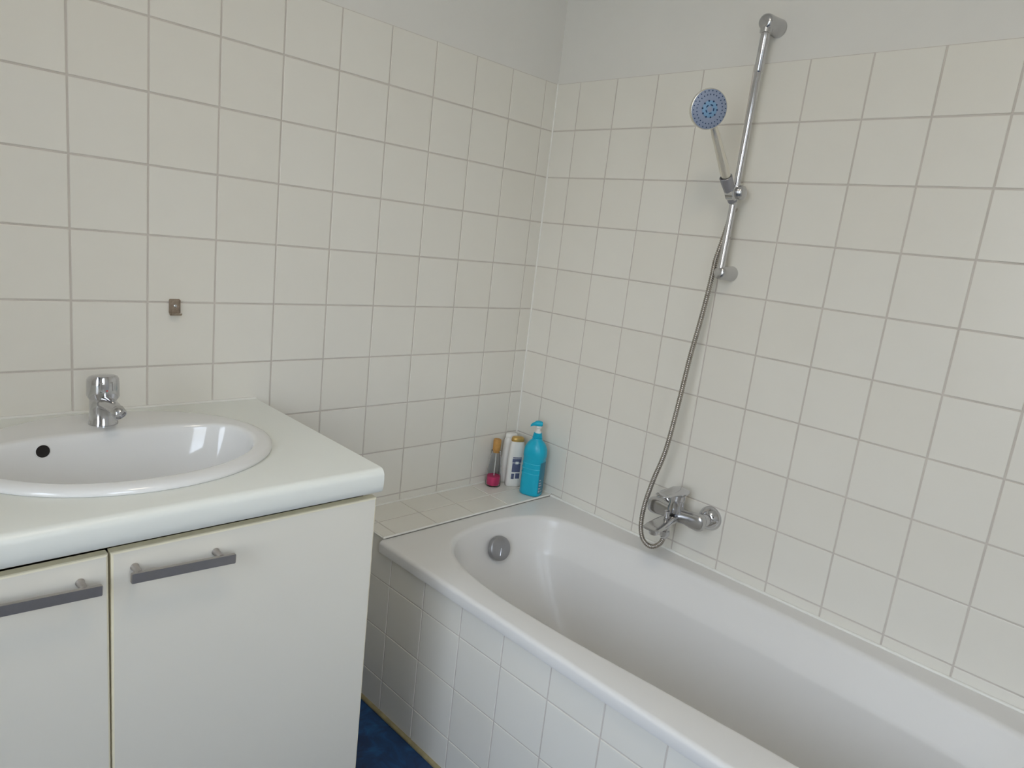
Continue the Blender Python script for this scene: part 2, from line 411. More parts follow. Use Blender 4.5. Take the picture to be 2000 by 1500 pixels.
def bead(name, path, r, m, seg=8):
    bm = bmesh.new(); tube(bm, [Vector(p) for p in path], r, seg); return tag(finish(name, bm, m, None, 60), kind='structure')
bead('trim_1', [(-0.0005, -0.0005, SHELF), (-0.0005, -0.0005, ZO - 0.001)], 0.0032, 'sealant')
bead('trim_2', [(-0.705, -0.0005, SHELF + 0.0005), (-0.001, -0.0005, SHELF + 0.0005)], 0.0036, 'sealant')
bead('trim_3', [(-0.0005, -0.001, SHELF + 0.0005), (-0.0005, -0.203, SHELF + 0.0005)], 0.0032, 'sealant')
bead('trim_4', [(-0.0015, -0.203, RIM + 0.001), (-0.0015, -1.915, RIM + 0.001)], 0.0052, 'sealant')
bead('trim_5', [(-0.712, -0.2045, SHELF - 0.0012), (-0.002, -0.2045, SHELF - 0.0012)], 0.0036, 'sealant')
bead('trim_6', [(apron_x(-0.0) - 0.001, 0.0, 0.003), (apron_x(-1.93) - 0.001, -1.93, 0.003)], 0.0085, 'old_sealant')
bead('trim_7', [(XL, -0.0005, COUNTER + 0.001), (-1.008, -0.0005, COUNTER + 0.001)], 0.0040, 'sealant')
bead('trim_8', [(-0.7085, -0.001, SHELF - 0.003), (-0.7085, -0.203, SHELF - 0.003)], 0.0026, 'sealant')

# ------------------------------------------------------------------ bathtub
tub = thing('bathtub', (-0.36, -1.06, RIM - 0.45), 'white enamel bathtub with rounded rim behind the tiled apron', 'bathtub')
NB = 200
inner_pts = [(-0.267, -0.279), (-0.393, -0.271), (-0.492, -0.290), (-0.540, -0.320), (-0.580, -0.365), (-0.607, -0.426), (-0.622, -0.486), (-0.632, -0.576), (-0.634, -0.66),
             (-0.626, -0.847), (-0.609, -1.028), (-0.588, -1.272), (-0.575, -1.45), (-0.55, -1.62), (-0.50, -1.76), (-0.42, -1.83), (-0.33, -1.85), (-0.24, -1.83), (-0.155, -1.76), (-0.108, -1.65),
             (-0.082, -1.45), (-0.072, -1.2), (-0.070, -1.0), (-0.076, -0.80), (-0.090, -0.66), (-0.105, -0.56), (-0.115, -0.455), (-0.132, -0.378), (-0.170, -0.322)]
lap = inner_pts[-2:] + inner_pts + inner_pts[:3]
fine = spline([(x, y, 0) for x, y in lap], 12)[24:24 + 12 * len(inner_pts)]      # exactly one lap
# resample by arc length
L = [0.0]
for a, b in zip(fine, fine[1:] + fine[:1]): L.append(L[-1] + (b - a).length)
tot = L[-1]; inner = []; k = 0
for i in range(NB):
    s = tot * i / NB
    while L[k + 1] < s: k += 1
    t = (s - L[k]) / (L[k + 1] - L[k]); inner.append(fine[k].lerp(fine[(k + 1) % len(fine)], t))
cen = Vector((-0.345, -1.06, 0))
def rim_front(y): return -0.724 + 0.022 * (-0.21 - y)
def outer_pt(p):
    d = p - cen; best = 1e9
    y0, y1, xb = -0.2065, -1.912, -0.0015
    if d.x > 0: best = min(best, (xb - cen.x) / d.x)
    if d.y > 0: best = min(best, (y0 - cen.y) / d.y)
    if d.y < 0: best = min(best, (y1 - cen.y) / d.y)
    if d.x < 0:
        # slanted front edge: x = a + m*y
        m_, a_ = -0.022, -0.724 - 0.022 * 0.21
        den = d.x - m_ * d.y
        t_ = (a_ + m_ * cen.y - cen.x) / den
        if t_ > 0: best = min(best, t_)
    return cen + d * best
outer = [outer_pt(p) for p in inner]
assert all((p - cen).length < 1.5 for p in outer)
corners = [Vector((-0.0015, -0.2065, 0)), Vector((-0.0015, -1.912, 0)), Vector((rim_front(-0.2065), -0.2065, 0)), Vector((rim_front(-1.912), -1.912, 0))]
for c in corners:
    i = min(range(NB), key=lambda q: (outer[q] - c).length); outer[i] = c.copy()
def inset_outer(d):
    out = []
    for p in outer:
        q = p.copy(); q.x = max(q.x, rim_front(p.y) + d); q.y = max(q.y, -1.912 + d); out.append(q)
    return out
icen = Vector((-0.345, -1.06, 0))
def norm_in(i):
    t = (inner[(i + 1) % NB] - inner[i - 1]).normalized(); n = Vector((-t.y, t.x, 0))
    return n if n.dot(icen - inner[i]) > 0 else -n
NI = [norm_in(i) for i in range(NB)]
BX0, BX1 = min(p.x for p in inner), max(p.x for p in inner); BY0, BY1 = min(p.y for p in inner), max(p.y for p in inner)
def inset_inner(d):
    return [p + n * d for p, n in zip(inner, NI)]
def shrink(dfront, dback, dhead, dfoot):
    out = []
    for p in inner:
        u, v = (p.x - BX0) / (BX1 - BX0), (p.y - BY0) / (BY1 - BY0)
        out.append(Vector((BX0 + dfront + u * (BX1 - BX0 - dfront - dback), BY0 + dfoot + v * (BY1 - BY0 - dfoot - dhead), 0)))
    return out
def at(r, z): return [Vector((p.x, p.y, z)) for p in r]
rings = [at(inset_outer(0.006), RIM - 0.036), at(inset_outer(0.001), RIM - 0.034), at(outer, RIM - 0.030), at(outer, RIM - 0.011)]
for k in range(1, 6):
    a = k / 5 * math.pi / 2; rings.append(at(inset_outer(0.012 * (1 - math.cos(a))), RIM - 0.011 + 0.011 * math.sin(a)))
rings.append(at(inset_inner(-0.014), RIM + 0.0))
for k in range(1, 7):
    a = k / 6 * math.radians(78); rings.append(at(inset_inner(-0.014 + 0.018 * math.sin(a)), RIM - 0.018 * (1 - math.cos(a))))
for z, df, db, dh, dl in ((-0.030, 0.007, 0.0120, 0.010, 0.010), (-0.060, 0.012, 0.0300, 0.020, 0.018), (-0.090, 0.018, 0.0480, 0.032, 0.026), (-0.098, 0.0195, 0.0520, 0.0355, 0.029), (-0.103, 0.021, 0.0535, 0.038, 0.030), (-0.109, 0.023, 0.0542, 0.041, 0.032),
                          (-0.16, 0.036, 0.0625, 0.066, 0.048), (-0.22, 0.052, 0.0740, 0.105, 0.070), (-0.28, 0.068, 0.0870, 0.150, 0.095), (-0.33, 0.084, 0.1020, 0.20, 0.125), (-0.365, 0.104, 0.124, 0.245, 0.155), (-0.385, 0.132, 0.150, 0.29, 0.19), (-0.395, 0.17, 0.19, 0.34, 0.235)):
    rings.append(at(shrink(df, db, dh, dl), RIM + z))
last = rings[-1]
for s, z in ((0.6, -0.400), (0.25, -0.403)):
    rings.append([Vector((icen.x + (p.x - icen.x) * s, icen.y + (p.y - icen.y) * s, RIM + z)) for p in last])
bm = bmesh.new(); loft(bm, rings, False, True)
finish('tub_shell', bm, 'enamel', tub, 50)
# overflow cover on the head-end wall
ov = Vector((-0.346, -0.3095, ZO - 1.4745)); an = Vector((-0.10, -0.94, 0.33)).normalized()
cap = finish('overflow_cover', LA(ov - an * 0.012, an, [(0.030, 0), (0.030, 0.010), (0.0385, 0.011), (0.0390, 0.016), (0.0375, 0.026), (0.034, 0.0285), (0.012, 0.0290)], 40), 'grey_metal', tub, 40)
bm = bmesh.new(); ln = Vector((-0.35, 0.0, -1)).normalized(); ln = (ln - an * ln.dot(an)).normalized()
pa = ov + an * 0.0172 - ln * 0.002; box_path = [pa + ln * t for t in (0.0, 0.012, 0.024)]
tube(bm, box_path, [0.0016, 0.0024, 0.0018], 8); finish('turning_grip', bm, 'chrome', cap, 60)

# ------------------------------------------------------------------ vanity cabinet
CZ = COUNTER - 0.051
cab = thing('vanity_cabinet', (-1.51, -0.30, 0.0), 'white two-door vanity cabinet with cream edges under the washbasin', 'cabinet')
CX0, CX1 = -2.003, -1.0125
for nm, lo, hi in (('side_panel', (CX1 - 0.018, -0.568, 0.08), (CX1, -0.02, CZ)), ('side_panel', (CX0, -0.568, 0.08), (CX0 + 0.018, -0.02, CZ)),
                   ('bottom_panel', (CX0 + 0.018, -0.568, 0.08), (CX1 - 0.018, -0.02, 0.098)), ('back_panel', (CX0 + 0.018, -0.028, 0.098), (CX1 - 0.018, -0.02, CZ)),
                   ('front_rail', (CX0 + 0.018, -0.5665, CZ - 0.016), (CX1 - 0.018, -0.515, CZ)), ('plinth', (CX0 + 0.018, -0.52, 0.0), (CX1 - 0.018, -0.502, 0.08)), ('divider', (-1.514, -0.560, 0.098), (-1.496, -0.03, CZ - 0.115))):
    finish(nm, BX(lo, hi, 0.0008, 1), 'door' if nm == 'side_panel' else 'edging' if nm == 'front_rail' else 'carcass', cab)
def make_door(x0, x1, ztop, tilt, hx0, hx1, hz0, hz1):
    """front panel with cream edge banding and a bar handle"""
    z0 = 0.092; yb, yf = -0.571, -0.5905
    bm = bmesh.new(); e = 0.0034
    outer_ = [(x0, z0), (x1, z0), (x1, ztop), (x0, ztop)]
    sg = [(1, 1), (-1, 1), (-1, -1), (1, -1)]
    def ring(ins, y): return [Vector((a + s[0] * ins, y, b + s[1] * ins)) for (a, b), s in zip(outer_, sg)]
    vs = loft(bm, [ring(0, yb), ring(0, yf + e), ring(e * 0.3, yf + e * 0.3), ring(e, yf)], True, True)
    for f in bm.faces: f.material_index = 0
    bm.faces.ensure_lookup_table()
    for f in bm.faces:
        if abs(f.calc_center_median().y - yf) < 1e-6: f.material_index = 1
    if tilt:
        bmesh.ops.rotate(bm, cent=(x1, yf, ztop), matrix=Matrix.Rotation(tilt, 3, 'Y'), verts=bm.verts)
    d = finish('door', bm, ['edging', 'door'], cab)
    bm = bmesh.new()
    a = Vector((hx0, -0.620, hz0)); b = Vector((hx1, -0.620, hz1)); ax = (b - a).normalized(); up = Vector((0, -1, 0)).cross(ax); up = up if up.z > 0 else -up
    hh, th = 0.0083, 0.0035
    sec = lambda c, i: [c + up * (hh - i) + Vector((0, -(th - i * 0.6), 0)), c - up * (hh - i) + Vector((0, -(th - i * 0.6), 0)), c - up * (hh - i) + Vector((0, th - i * 0.6, 0)), c + up * (hh - i) + Vector((0, th - i * 0.6, 0))]
    loft(bm, [sec(a, 0.0012), sec(a + ax * 0.0015, 0), sec(b - ax * 0.0015, 0), sec(b, 0.0012)], True, True)
    h = finish('handle', bm, 'steel', d)
    for t in (0.08, 0.86):
        c = a.lerp(b, t) + up * 0.0045
        finish('post', LA(c + Vector((0, 0.002, 0)), (0, 1, 0), [(0.0055, 0), (0.0055, 0.024), (0.0068, 0.0265)], 16), 'steel', h, 40)
    return d
DT = ZO - 1.0765
make_door(-1.5030, -1.0115, DT, 0.0, -1.4828, -1.3172, ZO - 1.1122, ZO - 1.1200)
make_door(-1.998, -1.5065, DT - 0.001, -0.004, -1.6905, -1.5227, ZO - 1.1120, ZO - 1.1195)

# ------------------------------------------------------------------ worktop with cut-out
ZT, ZB = COUNTER, COUNTER - 0.051
prof = [(-0.002, ZB), (-0.002, ZT)]
rr = 0.016
for k in range(0, 7):
    a = k / 6 * math.radians(86); prof.append((-0.589 - rr * math.sin(a), ZT - rr * (1 - math.cos(a))))
prof += [(-0.6052, ZT - 0.026), (-0.6046, ZT - 0.036), (-0.6020, ZT - 0.0475), (-0.5985, ZB)]
bm = bmesh.new()
loft(bm, [[Vector((x, y, z)) for y, z in prof] for x in (-2.30, -1.0074)], True, True)
bmesh.ops.recalc_face_normals(bm, faces=bm.faces)
ct = finish('countertop', bm, 'counter')
bm = bmesh.new()
cring = [(-1.398 + 0.262 * math.cos(t), -0.291 + 0.230 * math.sin(t)) for t in [2 * math.pi * i / 96 for i in range(96)]]
loft(bm, [[Vector((x, y, ZB - 0.05)) for x, y in cring], [Vector((x, y, ZT + 0.05)) for x, y in cring]], True, True)
cut = finish('cutter', bm, 'counter')
md = ct.modifiers.new('cut', 'BOOLEAN'); md.object = cut; md.operation = 'DIFFERENCE'; md.solver = 'EXACT'
me = evaluated(ct); ct.modifiers.clear(); ct.data = me
bpy.data.objects.remove(cut)
for p in me.polygons: p.use_smooth = True
me.set_sharp_from_angle(angle=math.radians(35))
tag(ct, 'pale laminate worktop with rounded front edge carrying the washbasin', 'countertop')

# ------------------------------------------------------------------ washbasin
basin = thing('washbasin', (-1.40, -0.30, ZT - 0.15), 'glossy white oval washbasin set into the worktop', 'washbasin')
NS = 120
def oval(cx, cy, a, bf, bb, nf, nb, z):
    out = []
    for i in range(NS):
        t = 2 * math.pi * i / NS
        if math.sin(t) >= 0: c, s = sup(t, nb); out.append(Vector((cx + a * c, cy + bb * s, z)))
        else: c, s = sup(t, nf); out.append(Vector((cx + a * c, cy + bf * s, z)))
    return out
ocx, ocy, oa, ob = -1.398, -0.2905, 0.2765, 0.242
icx, icy = -1.402, -0.312
R_ = []
for ins, z in ((0.006, 0.0003), (0.001, 0.0004), (0.0, 0.0014), (0.0004, 0.0055), (0.0028, 0.0092), (0.0075, 0.0122), (0.0140, 0.0142), (0.0225, 0.0152)):
    R_.append(oval(ocx, ocy, oa - ins, ob - ins, ob - ins, 2, 2, ZT + z))
R_.append(oval(icx, icy + 0.004, 0.2450, 0.197, 0.119, 2.05, 2.6, ZT + 0.0152))
R_.append(oval(icx, icy, 0.2395, 0.1895, 0.1095, 2.05, 2.8, ZT + 0.0146))
R_.append(oval(icx, icy, 0.2355, 0.1855, 0.1050, 2.05, 2.9, ZT + 0.0122))
R_.append(oval(icx, icy, 0.2330, 0.1830, 0.1020, 2.05, 3.0, ZT + 0.0075))
R_.append(oval(icx, icy, 0.2310, 0.1808, 0.1003, 2.05, 3.0, ZT + 0.0010))
for z, a, bf, bb, nb_, sh in ((-0.012, 0.2275, 0.1765, 0.0982, 3.0, 0.0), (-0.035, 0.219, 0.166, 0.0930, 2.9, 0.002), (-0.060, 0.207, 0.152, 0.086, 2.8, 0.004), (-0.085, 0.188, 0.134, 0.076, 2.6, 0.006), (-0.105, 0.164, 0.112, 0.064, 2.4, 0.006), (-0.120, 0.132, 0.088, 0.050, 2.2, 0.006), (-0.130, 0.094, 0.062, 0.036, 2.1, 0.006), (-0.136, 0.050, 0.034, 0.022, 2.0, 0.006), (-0.138, 0.022, 0.020, 0.020, 2.0, 0.006)):
    R_.append(oval(icx, icy - sh, a, bf, bb, 2.05, nb_, ZT + z))
bm = bmesh.new(); loft(bm, R_, False, True); finish('bowl', bm, 'ceramic', basin, 60)
# overflow opening in the back wall of the bowl
oc = Vector((-1.5225, -0.2195, ZT - 0.0085)); on = Vector((0.16, -0.97, 0.15)).normalized()
finish('overflow_hole', LA(oc - on * 0.006, on, [(0.0122, 0), (0.0122, 0.0066), (0.0118, 0.0070)], 28), 'dark', basin, 40)  # solid dark disc stands for the shade inside the opening
finish('overflow_rim', LA(oc - on * 0.006, on, [(0.0136, 0), (0.0136, 0.0062), (0.0128, 0.0073), (0.0120, 0.0073), (0.0119, 0.0050)], 28, False, False), 'ceramic', basin, 60)
finish('drain', LA((icx, icy - 0.006, ZT - 0.1385), (0, 0, 1), [(0.020, 0), (0.020, 0.003), (0.014, 0.0045), (0.004, 0.003)], 28), 'chrome', basin, 40)

# ------------------------------------------------------------------ basin tap
TP = Vector((-1.4025, -0.150, ZT + 0.0155))
tap = thing('basin_tap', TP, 'small chrome single-lever tap standing on the washbasin', 'tap')
finish('tap_body', LA(TP, (0, 0, 1), [(0.0275, 0), (0.0275, 0.003), (0.0262, 0.006), (0.0255, 0.035), (0.0250, 0.062), (0.0225, 0.070)], 40), 'chrome', tap, 45)
bm = bmesh.new(); capr = []
for h, r, tilt in ((0.058, 0.0285, 0.20), (0.061, 0.0300, 0.20), (0.072, 0.0302, 0.10), (0.086, 0.0300, 0.02), (0.095, 0.0292, -0.10), (0.1005, 0.0262, -0.16), (0.1035, 0.0200, -0.16), (0.1045, 0.010, -0.16)):
    capr.append([Vector((TP.x + r * math.cos(t), TP.y + r * math.sin(t), TP.z + h + tilt * r * math.sin(t) * 1.0)) for t in [2 * math.pi * i / 40 for i in range(40)]])
loft(bm, capr, True, True); lever = finish('lever_cap', bm, 'chrome', tap, 45)
# finger recess on the front of the cap, with its red mark
bm = bmesh.new()
rec = []
for d, w, zz0, zz1 in ((0.0296, 0.0125, 0.0735, 0.0930), (0.0308, 0.0128, 0.0730, 0.0935), (0.0308, 0.0108, 0.0750, 0.0915), (0.0255, 0.0095, 0.0765, 0.0900)):
    rec.append([TP + Vector((sx * w, -d * math.sqrt(max(0.0, 1 - (w / 0.034) ** 2)) , z)) for sx, z in ((-1, zz0), (1, zz0), (1, zz1), (-1, zz1))])
loft(bm, rec, False, True); finish('finger_recess', bm, 'chrome', lever)
finish('red_mark', LA(TP + Vector((0, -0.0250, 0.0755)), (0, -1, 0.25), [(0.0026, 0), (0.0026, 0.0045), (0.001, 0.0055)], 14), 'red', lever, 40)
bm = bmesh.new()
sp = spline([TP + Vector((0, -0.010, 0.046)), TP + Vector((0, -0.035, 0.0500)), TP + Vector((0.001, -0.068, 0.0515)), TP + Vector((0.002, -0.094, 0.0500))], 6)
tube(bm, sp, [0.0165 - 0.0050 * i / (len(sp) - 1) for i in range(len(sp))], 28)
spout = finish('spout', bm, 'chrome', tap, 50)
ad = Vector((0.30, -0.78, -0.55)).normalized(); ac_ = TP + Vector((0.003, -0.0965, 0.0475))
finish('aerator', LA(ac_ - ad * 0.008, ad, [(0.0120, 0), (0.0132, 0.002), (0.0132, 0.014), (0.0122, 0.016), (0.0100, 0.016), (0.0095, 0.013)], 32), 'satin', spout, 40)

# ------------------------------------------------------------------ wall hook
HK = Vector((-1.2145, 0, ZO - 0.770))
hook = thing('wall_hook', (HK.x, -0.001, HK.z), 'small tarnished metal hook on the tiles above the worktop', 'hook')
bm = bmesh.new(); box(bm, (HK.x - 0.0115, -0.0022, HK.z - 0.0165), (HK.x + 0.0115, -0.0002, HK.z + 0.0185), 0.0008, 1); finish('plate', bm, 'rust', hook)
bm = bmesh.new()
pf = spline([(0, -0.0012, -0.0120), (0, -0.0030, -0.0165), (0, -0.0080, -0.0185), (0, -0.0150, -0.0180), (0, -0.0200, -0.0140)], 4)
loft(bm, [[HK + p + Vector((sx, 0, 0)) + n for sx, n in ((-0.0115, Vector((0, 0, 0.0008))), (0.0115, Vector((0, 0, 0.0008))), (0.0115, Vector((0, 0, -0.0008))), (-0.0115, Vector((0, 0, -0.0008))))] for p in pf], True, True)
finish('lip', bm, 'rust', hook)
for sx in (-1, 1):
    finish('side_flange', BX((HK.x + sx * 0.0115 - 0.0009, -0.0062, HK.z - 0.014), (HK.x + sx * 0.0115 + 0.0009, -0.0006, HK.z + 0.0165), 0.0004, 1), 'rust', hook)
finish('screw', LA((HK.x + 0.0015, -0.002, HK.z + 0.002), (0, -1, 0), [(0.0042, 0), (0.0038, 0.0016), (0.0016, 0.0026)], 16), 'satin', hook, 40)

# ------------------------------------------------------------------ shower rail
RX, RY = -0.053, -0.7465
RAX = Vector((0.0022, -0.0105, 0.630)).normalized()          # the rail leans a little
def rail_at(z): return Vector((RX, RY, ZO - 0.337)) + RAX * ((z - (ZO - 0.337)) / RAX.z)
rail = thing('shower_rail', (RX, RY, ZO - 0.56), 'chrome shower rail fixed upright to the wall above the bath', 'shower rail')
zt_, zb_ = ZO + 0.078, ZO - 0.552
zj = ZO - 0.035
finish('rail_tube', LA(rail_at(zb_), RAX, [(0.0092, 0), (0.0092, zj - zb_)], 28), 'chrome', rail, 40)
finish('upper_sleeve', LA(rail_at(zj - 0.002), RAX, [(0.0094, 0), (0.0114, 0.003), (0.0114, zt_ - zj)], 28), 'chrome', rail, 40)
def bracket(z, r, front):
    bm = bmesh.new(); c = rail_at(z); bx = Vector((-1, 0.004 / 0.06, 0))
    lathe(bm, (0.003, c.y - 0.004, z), bx, [(r * 1.02, 0), (r * 1.02, 0.004), (r * 0.98, 0.012), (r * 0.92, 0.040), (r * 0.90, front - 0.010), (r * 0.80, front - 0.003), (r * 0.60, front), (r * 0.25, front + 0.0012)], 36)
    return finish('bracket', bm, 'satin', rail, 40)
bk = bracket(zt_ + 0.004, 0.0225, 0.070); bracket(zb_ + 0.002, 0.0205, 0.066)
finish('collar', LA(rail_at(zt_ - 0.022), RAX, [(0.0118, 0), (0.0150, 0.002), (0.0160, 0.022)], 28), 'satin', bk, 40)
# sliding holder with clamp knob
SZ = ZO - 0.337
sl = finish('slider', LA((RX, RY, SZ - 0.019), (0, 0, 1), [(0.0130, 0), (0.0150, 0.002), (0.0150, 0.036), (0.0130, 0.038)], 28), 'chrome', rail, 40)
finish('clamp_knob', LA((RX, RY + 0.003, SZ), (0, -1, 0), [(0.0100, 0), (0.0130, 0.006), (0.0182, 0.010), (0.0190, 0.020), (0.0172, 0.027), (0.0120, 0.031), (0.004, 0.0325)], 32), 'satin', sl, 50)
hd = Vector((-0.70, 0.02, 0.714)).normalized()
HB = Vector((-0.0755, -0.7455, ZO - 0.3425))      # middle of the holder cup
finish('holder_cup', LA(HB - hd * 0.026, hd, [(0.0105, 0), (0.0125, 0.002), (0.0140, 0.030), (0.0160, 0.062), (0.0165, 0.078), (0.0140, 0.079), (0.0128, 0.060)], 28), 'plastic_grey', sl, 40)
finish('pivot', LA((HB.x, HB.y - 0.004, HB.z), (0, 1, 0), [(0.016, -0.012), (0.018, -0.010), (0.018, 0.010), (0.016, 0.012)], 28), 'chrome', sl, 40)

# ------------------------------------------------------------------ hand shower
HEAD = Vector((-0.2455, -0.746, ZO - 0.1652))
hs = thing('hand_shower', HB + hd * 0.03, 'round hand shower with blue spray face in the rail holder', 'hand shower')
hdir = (HEAD - HB).normalized(); HL = (HEAD - HB).length
fn = Vector((-0.50, -0.80, -0.16)).normalized()
bm = bmesh.new()
prof_h = [(0.0085, -0.024), (0.0105, -0.020), (0.0118, 0.030), (0.0122, 0.058), (0.0128, 0.064), (0.0125, 0.090), (0.0105, 0.150), (0.0098, 0.172)]
lathe(bm, HB, hdir, prof_h, 28); finish('handle', bm, 'cream_handle', hs, 40)
bm = bmesh.new()
lathe(bm, HB, hdir, [(0.0104, 0.169), (0.0106, 0.172), (0.0090, 0.185), (0.0085, HL - 0.030)], 24); finish('neck', bm, 'cream_handle', hs, 40)
RH = 0.0475
finish('head_shell', LA(HEAD - fn * 0.016, fn, [(0.010, -0.010), (0.028, -0.006), (0.042, 0.002), (RH * 0.985, 0.008), (RH, 0.013), (RH * 0.985, 0.0165), (RH * 0.95, 0.0172)], 48), 'cream_handle', hs, 50)
face = finish('spray_face', LA(HEAD - fn * 0.004, fn, [(RH * 0.955, 0), (RH * 0.955, 0.0052), (RH * 0.92, 0.0066), (RH * 0.5, 0.0070)], 48), 'spray', hs, 40)
finish('centre_disc', LA(HEAD, fn, [(0.0195, 0.0026), (0.0195, 0.0036), (0.0185, 0.0042)], 36), 'spray_mid', face, 40)
fu, fv, _ = frame(fn)
bm = bmesh.new()
def dots(r, n, a, b_, ph, off):
    for i in range(n):
        t = 2 * math.pi * (i + ph) / n; rad = fu * math.cos(t) + fv * math.sin(t); tan = -fu * math.sin(t) + fv * math.cos(t)
        c = HEAD + rad * r + fn * off
        ring0 = [c + rad * a * math.cos(q) + tan * b_ * math.sin(q) for q in [2 * math.pi * k / 8 for k in range(8)]]
        loft(bm, [ring0, [p + fn * 0.0012 for p in ring0]], True, True)
dots(0.0415, 26, 0.0018, 0.0013, 0.0, 0.0020); dots(0.0330, 26, 0.0018, 0.0013, 0.5, 0.0022)
dots(0.0190, 10, 0.0022, 0.0022, 0.0, 0.0034); dots(0.0098, 5, 0.0016, 0.0040, 0.0, 0.0036)
nz = finish('spray_nozzles', bm, 'nozzle', face); tag(nz, kind='stuff')
finish('centre_badge', LA(HEAD, fn, [(0.0070, 0.0038), (0.0070, 0.0046), (0.006, 0.0049)], 24), 'spray', face, 40)

# ------------------------------------------------------------------ bath mixer
MZ = ZO - 1.2520; MY = -0.7425; MX = -0.066
mx = thing('bath_mixer', (MX, MY, MZ), 'chrome single-lever bath mixer on the wall above the bath rim', 'mixer tap')
for yy in (MY + 0.075, MY - 0.075):
    fl = finish('wall_rosette', LA((0.0, yy, MZ), (-1, 0, 0), [(0.0355, 0), (0.0355, 0.003), (0.0330, 0.010), (0.0230, 0.022), (0.0185, 0.025)], 40), 'chrome', mx, 40)
    finish('union', LA((-0.015, yy, MZ), (-1, 0, 0), [(0.0150, 0), (0.0150, 0.012), (0.0175, 0.013), (0.0175, 0.040), (0.0150, 0.046)], 24), 'chrome', mx, 40)
bm = bmesh.new(); rg = []
for y, hx, hz in ((-0.0955, 0.006, 0.006), (-0.0935, 0.0125, 0.0130), (-0.0890, 0.0165, 0.0205), (-0.078, 0.0185, 0.0245), (-0.055, 0.0180, 0.0235), (-0.035, 0.0170, 0.0200), (-0.020, 0.0190, 0.0210), (0.0, 0.0200, 0.0215), (0.020, 0.0190, 0.0210), (0.035, 0.0170, 0.0200), (0.055, 0.0180, 0.0235), (0.078, 0.0185, 0.0245), (0.0890, 0.0165, 0.0205), (0.0935, 0.0125, 0.0130), (0.0955, 0.006, 0.006)):
    rg.append([Vector((MX + hx * 0.85 * sup(t, 4.0)[0], MY + y, MZ + hz * sup(t, 3.4)[1])) for t in [2 * math.pi * i / 28 for i in range(28)]])
loft(bm, rg, True, True); finish('mixer_body', bm, 'satin', mx, 40)
finish('cartridge_housing', LA((MX - 0.006, MY, MZ + 0.008), (0, 0, 1), [(0.0245, 0), (0.0235, 0.012), (0.0215, 0.022), (0.0212, 0.036), (0.0225, 0.037), (0.0225, 0.054), (0.0200, 0.056)], 36), 'chrome', mx, 40)
# lever: dome cap and a paddle reaching out from the wall
bm = bmesh.new(); rg = []
LZ = MZ + 0.062
for x, hy, z0, z1 in ((0.030, 0.010, 0.002, 0.006), (0.026, 0.0185, -0.001, 0.0100), (0.014, 0.0245, -0.004, 0.0165), (-0.004, 0.0265, -0.005, 0.0190), (-0.024, 0.0255, -0.003, 0.0180), (-0.044, 0.0230, 0.003, 0.0160), (-0.066, 0.0215, 0.0065, 0.0145), (-0.088, 0.0205, 0.0080, 0.0145), (-0.099, 0.0180, 0.0088, 0.0140), (-0.103, 0.0120, 0.0100, 0.0130)):
    zc, hz = (z0 + z1) / 2, (z1 - z0) / 2
    rg.append([Vector((MX + x, MY + hy * sup(t, 3.2)[0], LZ + zc + hz * sup(t, 2.4)[1])) for t in [2 * math.pi * i / 28 for i in range(28)]])
loft(bm, rg, True, True); lv = finish('lever', bm, 'chrome', mx, 40)
finish('lever_slot', BX((MX - 0.085, MY - 0.0125, LZ + 0.0139), (MX - 0.045, MY + 0.0125, LZ + 0.0150), 0.0005, 1), 'satin', lv)
# spout
bm = bmesh.new(); rg = []
for x, hy, zc, hz in ((-0.012, 0.0195, -0.008, 0.013), (-0.030, 0.0200, -0.011, 0.0130), (-0.060, 0.0235, -0.014, 0.0110), (-0.085, 0.0265, -0.0165, 0.0088), (-0.110, 0.0275, -0.0195, 0.0070), (-0.124, 0.0255, -0.0212, 0.0052), (-0.130, 0.0190, -0.0222, 0.0030)):
    rg.append([Vector((MX + x, MY + hy * sup(t, 3.4)[0], MZ + zc + hz * sup(t, 2.6)[1])) for t in [2 * math.pi * i / 28 for i in range(28)]])
loft(bm, rg, True, True); spo = finish('spout', bm, 'satin', mx, 40)
finish('aerator', LA((MX - 0.106, MY, MZ - 0.023), (0, 0, -1), [(0.0132, 0), (0.0132, 0.015), (0.0120, 0.017), (0.009, 0.0165)], 28), 'chrome', spo, 40)
finish('diverter_knob', LA((MX - 0.050, MY, MZ - 0.002), (0, 0, 1), [(0.0070, 0), (0.0070, 0.008), (0.0090, 0.0085), (0.0085, 0.020), (0.0050, 0.022)], 20), 'chrome', spo, 40)
OUT = Vector((MX - 0.040, MY + 0.004, MZ - 0.020))
finish('hose_outlet', LA(OUT, (0, 0, -1), [(0.0150, 0), (0.0150, 0.012), (0.0120, 0.015), (0.0120, 0.026)], 24), 'satin', mx, 40)

